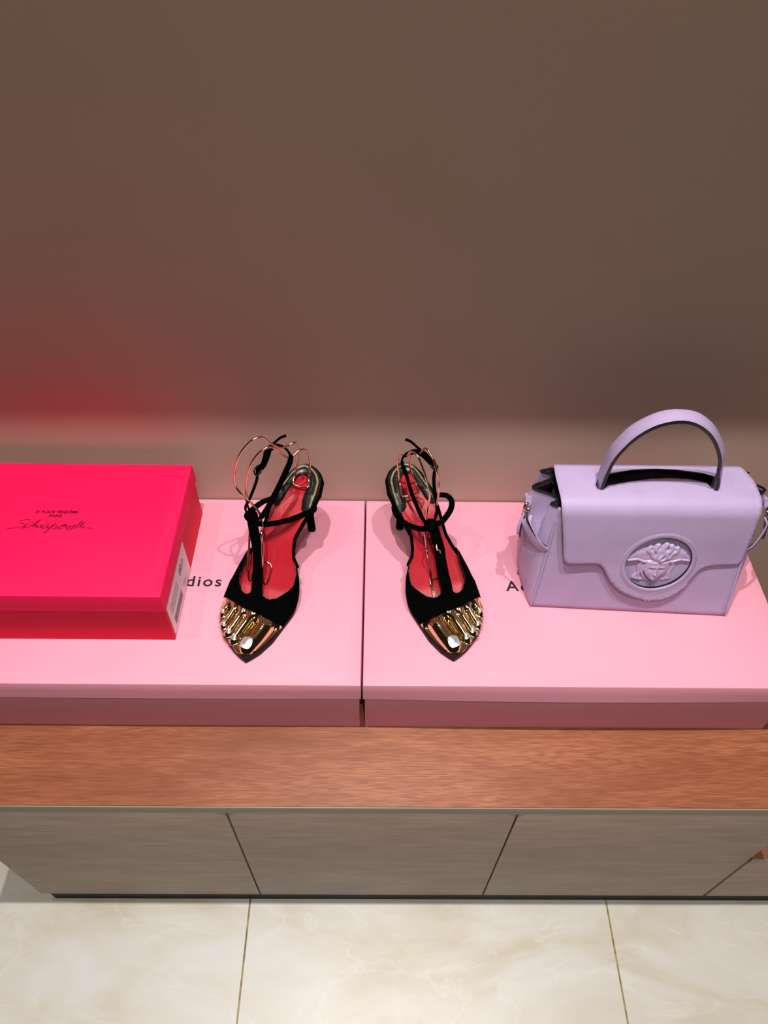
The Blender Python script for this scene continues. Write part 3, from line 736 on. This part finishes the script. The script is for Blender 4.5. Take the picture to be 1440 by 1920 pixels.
# ------------------------------------------------------------------ handbag
bag = thing('handbag', 'lilac grained leather handbag with top handle and round sculpted head emblem', 'handbag', (0.2013, 0.5376, 0.5683))
def tw(x, y, z):                      # the base is turned a little against the top
    return (x, y - .0125 * (x / .25) * max(0, 1 - z / .165), z)
SEAM_L = [(0, .0010), (.045, .0055), (.082, .0085), (.124, .0108), (.144, .0120), (.165, .0140)]
SEAM_R = [(0, .2525), (.045, .2505), (.082, .2490), (.124, .2470), (.144, .2460), (.165, .2440)]
def mid_l(z): return interp([(0, .0080), (.015, .0120), (.03, .0165), (.07, .0235), (.11, .0275), (.14, .0255), (.162, .0215)], z)
def yf(z): return .2 * z
def yb(z): return .118 - .13 * z
Hs = .160
def gusset_shape(v, z):
    a = math.sin(PI * v) ** .6
    wv = 1.22 * math.exp(-((v - .5) / .155) ** 2) - .04 * math.exp(-((v - .25) / .06) ** 2) + .42 * math.exp(-((v - .09) / .05) ** 2) + .62 * math.exp(-((v - .91) / .05) ** 2)
    if v < .06 or v > .94: wv *= 1
    wv *= min(1, v / .06, (1 - v) / .06) if (v < .06 or v > .94) else 1
    b = max(0, min(1, (z - .085) / .065)); b = b * b * (3 - 2 * b)
    return a * (1 - b) + wv * b
def body_loop(z, inset=0):
    pts = []
    xl, xr = interp(SEAM_L, z), interp(SEAM_R, z); y0, y1 = yf(z), yb(z)
    r = .0
    NF, NG = 26, 46
    for k in range(NF):
        u = k / NF; pts.append((xl + (xr - xl) * u, y0 - .0015 * math.sin(PI * u) * math.sin(PI * z / Hs)))
    for k in range(NG):
        v = k / NG; pts.append((xr + mid_l(z) * .8 * gusset_shape(v, z), y0 + (y1 - y0) * v))
    for k in range(NF):
        u = k / NF; pts.append((xr + (xl - xr) * u, y1))
    for k in range(NG):
        v = 1 - k / NG; pts.append((xl - mid_l(z) * gusset_shape(v, z), y0 + (y1 - y0) * v))
    return pts
bm = bmesh.new(); NZ = 34; loops = []
zs = [.0030 + (Hs - .0030) * (k / NZ) for k in range(NZ + 1)]
# rounded bottom edge
cxm, cym = .1265, .058
for q, (sc, z) in enumerate(((.955, .0012), (.98, .0016), (.994, .0028))):
    loops.append([bm.verts.new(tw(cxm + (x - cxm) * sc, cym + (y - cym) * sc, z)) for x, y in body_loop(.003)])
for z in zs[1:]:
    loops.append([bm.verts.new(tw(x, y, z)) for x, y in body_loop(z)])
for A, B in zip(loops, loops[1:]):
    m_ = len(A)
    for j in range(m_): bm.faces.new([A[j], A[(j + 1) % m_], B[(j + 1) % m_], B[j]])
bm.faces.new(loops[0])
body = obj('body', bm, [M['lilac'], M['lining'], M['black_edge']], bag, 60)
so = body.modifiers.new('thick', 'SOLIDIFY'); so.thickness = .0030; so.offset = -1
so.material_offset = 1; so.material_offset_rim = 2; so.use_quality_normals = True
# dark closing panel inside the mouth
bm = bmesh.new()
vs = [tw(x, y, .138) for x, y in ((.016, .034), (.243, .034), (.243, .096), (.016, .096))]
bm.faces.new([bm.verts.new(v) for v in vs]); o = obj('inner_panel', bm, M['lining'], bag)
# black painted edge round the mouth
for rng in (range(26 + 46 + 26, 26 * 2 + 46 * 2), range(26, 26 + 46)):
    L_ = body_loop(Hs); P = [Vector(tw(L_[k][0], L_[k][1], Hs + .0002)) for k in rng]
    bm = bmesh.new(); add_sweep(bm, P, flat(.0034, .0022, 8), ref=lambda i, p, t: (0, 0, 1)); obj('mouth_edge', bm, M['black_edge'], bag, 60)
# piping on the front and back seams of both gussets
for SE, ff, sx in ((SEAM_L, yf, -1), (SEAM_R, yf, 1), (SEAM_L, yb, -1), (SEAM_R, yb, 1)):
    top = .142 if ff is yf else .158
    P = [Vector(tw(interp(SE, z), ff(z) + (-.0004 if ff is yf else .0004), z)) for z in [.0050 + (top - .0050) * k / 24 for k in range(25)]]
    bm = bmesh.new(); add_sweep(bm, P, circ(.0019, 8), radii=[.6, .85] + [1] * 19 + [.9, .75, .55, .3])
    obj('seam_piping', bm, M['lilac'], bag, 60)
# stitched ridge beside the front left piping
for dx in (-.0052,):
    P = [Vector(tw(interp(SEAM_L, z) + dx * (1 - z / .2), yf(z) + .004, z)) for z in [.004 + .13 * k / 20 for k in range(21)]]
# bottom feet
for x, y in ((.010, .008), (.243, .008), (.010, .108), (.243, .108)):
    bm = bmesh.new(); bmesh.ops.create_cone(bm, cap_ends=True, segments=16, radius1=.0045, radius2=.005, depth=.0024)
    X, Y, Z = tw(x, y, .0)
    for v in bm.verts: v.co += Vector((X, Y, .0012))
    obj('foot', bm, M['black_edge'], bag)

# flap: cut in the flat, then bent over the top edge
YC, ZC, RF, AL = .0441, .148, .022, math.atan(.2)
W1 = .098 - YC; W2 = W1 + RF * (PI / 2 - AL)
def bend(x, w_, lift=0.0):
    sag = .0016 * math.sin(PI * max(0, min(1, (x - .01) / .24))) 
    if w_ <= W1: return Vector((x, .098 - w_, ZC + RF + lift + sag * (w_ / W1) * .4 - .004 * (1 - w_ / W1) ** 2))
    if w_ <= W2:
        a = (w_ - W1) / RF; rr = RF + lift
        return Vector((x, YC - rr * math.sin(a), ZC + rr * math.cos(a)))
    a = PI / 2 - AL; d = w_ - W2; rr = RF + lift
    b = Vector((x, YC - rr * math.sin(a), ZC + rr * math.cos(a)))
    bul = .0012 * math.sin(PI * min(1, d / .07)) + .0055 * max(0, (d - .045) / .082) ** 1.3
    return b + Vector((0, -math.sin(AL), -math.cos(AL))) * d + Vector((0, -math.cos(AL), math.sin(AL))) * bul
OUT = [(.0155, 0), (.0148, .010), (.0140, .022), (.0140, .035), (.0140, .048), (.0145, .060), (.0153, .0730), (.0180, .090), (.0213, .1065), (.0254, .1297), (.0282, .1440), (.0300, .1500), (.0354, .1546), (.0518, .1545), (.0655, .1541), (.0735, .1555), (.0790, .1600), (.0840, .1680), (.0910, .1796), (.1005, .1910), (.1110, .1990), (.1250, .2060), (.1400, .2105), (.1542, .2116), (.1670, .2090), (.1796, .2010), (.1884, .1885), (.1937, .1755), (.1985, .1650), (.2050, .1580), (.2198, .1550), (.2416, .1535), (.2465, .1500), (.2478, .1430), (.2478, .1246), (.2482, .0957), (.2490, .0757), (.2500, .062), (.2508, .050), (.2515, .037), (.2510, .024), (.2480, .010), (.2445, 0)]
def densify(P, step, closed=True):
    out = []; N = len(P)
    for i in range(N if closed else N - 1):
        a, b = Vector(P[i]), Vector(P[(i + 1) % N]); k = max(1, int((b - a).length / step))
        for j in range(k): out.append(a.lerp(b, j / k))
    if not closed: out.append(Vector(P[-1]))
    return out
outl = densify([p[:2] for p in catmull([(*p, 0) for p in OUT], 3)], .0022)
WCX, WCW, WR = .1455, .1512, .0405
win = [Vector((WCX + WR * math.cos(2 * PI * k / 96), WCW + WR * math.sin(2 * PI * k / 96))) for k in range(96)]
# handle slot: lens (x, y) -> (x, w)
lens_f = [(.0590, .0600), (.0600, .0535), (.0640, .0520), (.0690, .0545), (.0730, .0590), (.1000, .0660), (.1250, .0715), (.1500, .0735), (.1750, .0715), (.1930, .0660), (.1960, .0570), (.2010, .0550), (.2060, .0575), (.2080, .0650)]
lens_b = [(.2060, .0760), (.1950, .0835), (.1650, .0895), (.1400, .0910), (.1100, .0885), (.0800, .0800), (.0640, .0720)]
slot = densify([(x, .098 - y) for x, y in lens_f + lens_b], .002)
def inside(p, poly):
    c = False; j = len(poly) - 1; x, y = p[0], p[1]
    for i in range(len(poly)):
        a, b = poly[i], poly[j]
        if (a[1] > y) != (b[1] > y) and x < (b[0] - a[0]) * (y - a[1]) / (b[1] - a[1]) + a[0]: c = not c
        j = i
    return c
def near(p, poly, d): return any((p - q).length_squared < d * d for q in poly)
pts = list(outl) + list(win) + list(slot); ed = []; base = 0
for L_ in (outl, win, slot):
    ed += [(base + i, base + (i + 1) % len(L_)) for i in range(len(L_))]; base += len(L_)
g = .0034
for i in range(80):
    for j in range(66):
        p = Vector((.008 + i * g + (g / 2 if j % 2 else 0), .001 + j * g))
        if inside(p, outl) and not inside(p, win) and not inside(p, slot) and not near(p, pts[:base], .0018): pts.append(p)
cv, _, cf, *_r = delaunay_2d_cdt([Vector(p[:2]) for p in pts], ed, [], 0, 1e-7)
keep = []
for f in cf:
    c = (cv[f[0]] + cv[f[1]] + cv[f[2]]) / 3
    if inside(c, outl) and not inside(c, win) and not inside(c, slot): keep.append(tuple(f))
FL = .0
flap = pyd('flap', [bend(v.x, v.y) for v in cv], keep, [M['lilac'], M['lining'], M['black_edge']], bag, 180, fix=False)
# make sure normals face outward (up/front)
if flap.data.polygons[0].normal.dot(Vector((0, -1, 1))) < 0: flap.data.flip_normals()
so = flap.modifiers.new('thick', 'SOLIDIFY'); so.thickness = .0042; so.offset = -1
so.material_offset = 1; so.material_offset_rim = 2
# raised pad ring round the window
def wpt(r, a, lift): return bend(WCX + r * math.cos(a), WCW + r * math.sin(a), lift)
vs, fs = [], []; NA = 96
RING = [(WR - .0002, .0000), (WR + .0000, .0009), (WR + .0010, .0013), (WR + .0030, .0012), (WR + .0048, .0006), (WR + .0064, .0001)]
for k in range(NA):
    for r, l in RING: vs.append(wpt(r, 2 * PI * k / NA, l))
m_ = len(RING)
for k in range(NA):
    for q in range(m_ - 1):
        a = k * m_ + q; b = ((k + 1) % NA) * m_ + q; fs.append((a, a + 1, b + 1, b))
pyd('window_ring', vs, fs, M['lilac'], flap, 60)
# stitches
def offset_in(poly, d):
    out = []; n = len(poly)
    for i in range(n):
        t = (poly[(i + 1) % n] - poly[i - 1]).normalized(); nrm = Vector((-t.y, t.x))
        q = poly[i] + nrm * d
        if not inside(q, poly): q = poly[i] - nrm * d
        out.append(q)
    return out
bm = bmesh.new()
def stitch_line(P2, lift, step=.0026, ln=.0017, skip=lambda p: False):
    P3 = [bend(p.x, p.y, lift) for p in P2 if True]; 
    L = sum((b - a).length for a, b in zip(P3, P3[1:])); n = int(L / step)
    R_ = resample(P3, n * 2 + 1)
    for k in range(0, len(R_) - 1, 2):
        a, b = R_[k], R_[k + 1]; mid = (a + b) / 2; d = (b - a).normalized() * ln / 2
        add_sweep(bm, [mid - d, mid + d], circ(.00022, 5))
oi = offset_in(outl, .0026); oi = [p for p in oi if p.y > .001]
stitch_line(oi, .0002)
ri = [Vector((WCX + (WR + .0045) * math.cos(2 * PI * k / 96), WCW + (WR + .0045) * math.sin(2 * PI * k / 96))) for k in range(97)]
stitch_line(ri, .0017)
o = obj('stitching', bm, M['thread'], flap); o['kind'] = 'stuff'

# medallion: leather disc and sculpted head
def med(u, v, h):    # unit window coordinates -> body front, h outward
    c = bend(WCX, WCW, -.0078) + Vector((0, math.cos(AL), -math.sin(AL))) * .0010
    dn = Vector((0, -math.sin(AL), -math.cos(AL))); nm = Vector((0, -math.cos(AL), math.sin(AL)))
    return c + Vector((1, 0, 0)) * (u * .0415) - dn * (v * .0415) + nm * h
vs, fs = [med(0, 0, .0022)], []
for r in range(1, 9):
    for k in range(48):
        a = 2 * PI * k / 48; q = r / 8; vs.append(med(q * 1.02 * math.cos(a), q * 1.02 * math.sin(a), .0022 if q < .95 else -.002))
for k in range(48): fs.append((0, 1 + k, 1 + (k + 1) % 48))
for r in range(7):
    for k in range(48):
        a = 1 + r * 48 + k; b = 1 + r * 48 + (k + 1) % 48; fs.append((a, a + 48, b + 48, b))
emb = pyd('emblem_pad', vs, fs, M['lilac'], bag, 60)
CAPS = []   # (u0,v0,u1,v1,r0,r1,height)
def both(*c): 
    for x in c:
        CAPS.append(x); CAPS.append((-x[0], x[1], -x[2], x[3]) + x[4:])
# crown of hair: wavy locks swept up and outwards from the parting
def lock(pts, r0, r1, h0, h1):
    P = catmull([(a, b, 0) for a, b in pts], 4); n = len(P) - 1
    for k in range(n):
        f0, f1 = k / n, (k + 1) / n; w_ = lambda f: r0 + (r1 - r0) * math.sin(f * PI * .62) ; g2 = lambda f: h0 + (h1 - h0) * f
        CAPS.append((P[k].x, P[k].y, P[k + 1].x, P[k + 1].y, w_(f0), w_(f1), g2(f0)))
lock([(.02, .10), (-.03, .22), (.05, .34), (.0, .48), (.06, .66)], .05, .095, .27, .17)
lock([(-.03, .12), (-.12, .24), (-.10, .38), (-.20, .50), (-.18, .62)], .045, .095, .24, .16)
lock([(.07, .12), (.17, .22), (.15, .36), (.25, .48), (.22, .60)], .045, .095, .24, .16)
lock([(-.08, .13), (-.22, .22), (-.28, .36), (-.40, .44), (-.38, .54)], .045, .085, .21, .15)
lock([(.12, .13), (.27, .20), (.32, .34), (.44, .40), (.42, .52)], .045, .085, .21, .15)
# wings
both((.10, .22, .40, .30, .15, .20, .13), (.40, .30, .66, .26, .20, .15, .13), (.66, .26, .88, .14, .15, .06, .12), (.26, .14, .60, .18, .14, .14, .13), (.40, .42, .62, .34, .14, .12, .11))
both((.0, .06, .12, .11, .045, .05, .19), (.12, .11, .28, .03, .05, .05, .18), (.28, .03, .42, .02, .05, .05, .17), (.42, .02, .62, .10, .05, .05, .16), (.62, .10, .90, .06, .05, .045, .15))
# side locks
both((.46, .04, .50, -.18, .075, .07, .13), (.50, -.18, .47, -.42, .07, .065, .13), (.47, -.42, .53, -.62, .065, .075, .13), (.53, -.64, .34, -.70, .075, .06, .13), (.34, -.70, .14, -.72, .06, .05, .11))
both((.34, -.04, .39, -.20, .05, .05, .14), (.39, -.20, .36, -.42, .05, .045, .14), (.36, -.42, .24, -.62, .045, .045, .14), (.44, -.40, .40, -.62, .03, .04, .14))
def head_h(u, v):
    h = 0.0
    for u0, v0, u1, v1, r0, r1, hh in CAPS:
        dx, dy = u1 - u0, v1 - v0; L2 = dx * dx + dy * dy + 1e-9
        f = max(0, min(1, ((u - u0) * dx + (v - v0) * dy) / L2)); r = r0 + (r1 - r0) * f
        d = math.hypot(u - u0 - f * dx, v - v0 - f * dy)
        if d < r: h = max(h, hh * (.55 + .45 * (1 - (d / r) ** 2) ** .5))
    # face
    fw = .34 if v > -.28 else .34 * max(0, 1 - ((-.28 - v) / .385) ** 1.7) ** .75
    if -.66 < v < .07 and abs(u) < fw:
        e = abs(u) / max(fw, 1e-4)
        fh = .15 + .075 * (1 - e * e) ** .5 
        fh *= min(1, (.07 - v) / .06 + .5)
        g_ = lambda a, b, ra, rb: math.exp(-((abs(u) - a) / ra) ** 2 - ((v - b) / rb) ** 2)
        fh += .028 * g_(.13, -.135, .10, .028)                      # brow
        fh -= .045 * g_(.135, -.215, .075, .04)                     # socket
        fh += .026 * g_(.135, -.225, .05, .022)                     # lid
        if -.43 < v < -.08: fh += .05 * math.exp(-(u / .034) ** 2) * (.45 + .55 * (-.08 - v) / .35)
        fh += .028 * math.exp(-(u / .06) ** 2 - ((v + .405) / .03) ** 2)
        fh += .022 * math.exp(-(u / .075) ** 2 - ((v + .490) / .018) ** 2) + .024 * math.exp(-(u / .06) ** 2 - ((v + .530) / .02) ** 2)
        fh -= .022 * math.exp(-(u / .09) ** 2 - ((v + .510) / .009) ** 2)
        fh += .02 * math.exp(-(u / .07) ** 2 - ((v + .605) / .04) ** 2) + .014 * g_(.17, -.37, .08, .08)
        h = max(h, fh)
    return h
NU_, NV_ = 200, 170; vs, fs = [], []; hs = []
for j in range(NV_ + 1):
    for i in range(NU_ + 1):
        u = -.94 + 1.88 * i / NU_; v = -.80 + 1.62 * j / NV_
        h = head_h(u, v); hs.append(h); ush = u + .07 * v + .0
        vs.append(med(ush * 1.0, v, .0020 + h * .0415))
for j in range(NV_):
    for i in range(NU_):
        a = j * (NU_ + 1) + i; q = (a, a + 1, a + NU_ + 2, a + NU_ + 1)
        if max(hs[k] for k in q) > 0: fs.append(q)
used = sorted({k for q in fs for k in q}); mp_ = {k: n for n, k in enumerate(used)}
vs = [vs[k] for k in used]; fs = [tuple(mp_[k] for k in q) for q in fs]
hd = pyd('sculpted_head', vs, fs, M['lilac_smooth'], emb, 180)
sm = hd.modifiers.new('soft', 'SMOOTH'); sm.factor = .5; sm.iterations = 5

# handle
HF = [(.0655, .150), (.0645, .1736), (.0650, .1939), (.0675, .2180), (.0748, .2384), (.0845, .2553), (.0988, .2690), (.1147, .2759), (.1303, .2769), (.1462, .2711), (.1629, .2578), (.1764, .2398), (.1867, .2197), (.1921, .1988), (.1985, .1796), (.2005, .150)]
HB = [(.0675, .150), (.0660, .1736), (.0655, .1899), (.0690, .2190), (.0790, .2440), (.0890, .2570), (.1030, .2680), (.1160, .2735), (.1310, .2745), (.1500, .2705), (.1700, .2560), (.1850, .2370), (.1965, .2190), (.2040, .1950), (.2060, .1780), (.2050, .150)]
F_ = resample(catmull([(x, .0520, z) for x, z in HF], 6), 80); B_ = resample(catmull([(x, .0735, z) for x, z in HB], 6), 80)
bm = bmesh.new(); rings = []
for i in range(80):
    a, b = F_[i], B_[i]; t = F_[min(79, i + 1)] - F_[max(0, i - 1)]; n_ = (b - a).cross(t).normalized()
    if n_.dot(Vector((a.x - .13, 0, a.z - .19))) < 0: n_ = -n_
    th = .0021; sec = []
    for f, l in ((0, -1), (0, 1), (.07, 1.25), (.5, 1.45), (.93, 1.25), (1, 1), (1, -1), (.5, -1)):
        sec.append(bm.verts.new(a.lerp(b, f) + n_ * th * l))
    rings.append(sec)
for A, B in zip(rings, rings[1:]):
    for j in range(8):
        f = bm.faces.new([A[j], A[(j + 1) % 8], B[(j + 1) % 8], B[j]])
        f.material_index = 1 if j in (0, 5) else 0
bm.faces.new(rings[0]); bm.faces.new(rings[-1])
hdl = obj('handle', bm, [M['lilac'], M['black_edge']], bag, 35)
bm = bmesh.new()
for f in (.09, .91):
    L_ = [F_[i].lerp(B_[i], f) + ((B_[i] - F_[i]).cross(F_[min(79, i + 1)] - F_[max(0, i - 1)]).normalized() * (-.0029)) for i in range(80)]
    # choose the outward side
    t0 = F_[41] - F_[39]; n0 = (B_[40] - F_[40]).cross(t0).normalized(); sgn = 1 if n0.z > 0 else -1
    L_ = [F_[i].lerp(B_[i], f) + (B_[i] - F_[i]).cross(F_[min(79, i + 1)] - F_[max(0, i - 1)]).normalized() * sgn * .0028 for i in range(80)]
    R_ = resample(L_, 260)
    for k in range(0, 258, 2): add_sweep(bm, [R_[k], R_[k + 1]], circ(.00025, 5))
o = obj('stitching', bm, M['thread'], hdl); o['kind'] = 'stuff'

# side fittings (left and right): leather loop, ring, hanging tab, side belt
for sx in (-1, 1):
    mx = (lambda x: x) if sx < 0 else (lambda x: .2575 - x)
    bm = bmesh.new(); P = [Vector((mx(-.0165), .0575 + .010 * k / 6, .143 - .0008 * k)) for k in range(7)]
    add_sweep(bm, P, flat(.0120, .0075, 14), ref=lambda i, p, t: (1, 0, .1)); obj('ring_loop', bm, M['lilac'], bag, 60)
    bm = bmesh.new()
    c = Vector((mx(-.0185), .0545, .1345)); P = []
    for k in range(24):
        a = 2 * PI * k / 24; P.append(c + Vector((.0075 * math.cos(a) * .5, .0035 * math.cos(a), .0085 * math.sin(a))))
    add_sweep(bm, P, circ(.0013, 8), closed=True)
    bmesh.ops.create_uvsphere(bm, u_segments=14, v_segments=10, radius=.0034, matrix=Matrix.Translation((mx(-.0170), .0505, .1350)))
    obj('side_ring', bm, M['ring'], bag, 60)
    # hanging tab, teardrop
    bm = bmesh.new(); P = []; rad = []
    for k in range(11):
        u = k / 10; P.append(Vector((mx(-.0195 - .0035 * math.sin(u * 2.2)), .0530 - .008 * u, .1280 - .030 * u))); rad.append(.55 + .9 * math.sin(PI * min(1, u * .62 + .12)) if u < .95 else .75)
    add_sweep(bm, P, flat(.0115, .0030, 14), ref=lambda i, p, t: (1, -.5, 0), radii=rad); obj('hanging_tab', bm, M['lilac'], bag, 60)
    bm = bmesh.new(); Pe = [p + Vector((0, -.0062, 0)) for p in P]
    add_sweep(bm, Pe, circ(.0010, 6)); obj('tab_edge', bm, M['black_edge'], bag, 60)
    # side belt: comes out of a slot and runs to the front seam
    bm = bmesh.new(); P = catmull([(mx(-.0165), .0480, .128), (mx(-.0185), .0400, .123), (mx(-.0125), .0310, .114), (mx(-.0030), .0225, .103), (mx(.0060), .0190, .096)], 5)
    add_sweep(bm, P, flat(.0150, .0024, 12), ref=lambda i, p, t: (-sx * -1 * -1 if False else (sx), -.9, .15)); obj('side_belt', bm, [M['lilac']], bag, 60)
    bm = bmesh.new(); Pe = [p + Vector((0, 0, .0076)) for p in P]
    add_sweep(bm, Pe, circ(.0011, 6)); obj('belt_edge', bm, M['black_edge'], bag, 60)
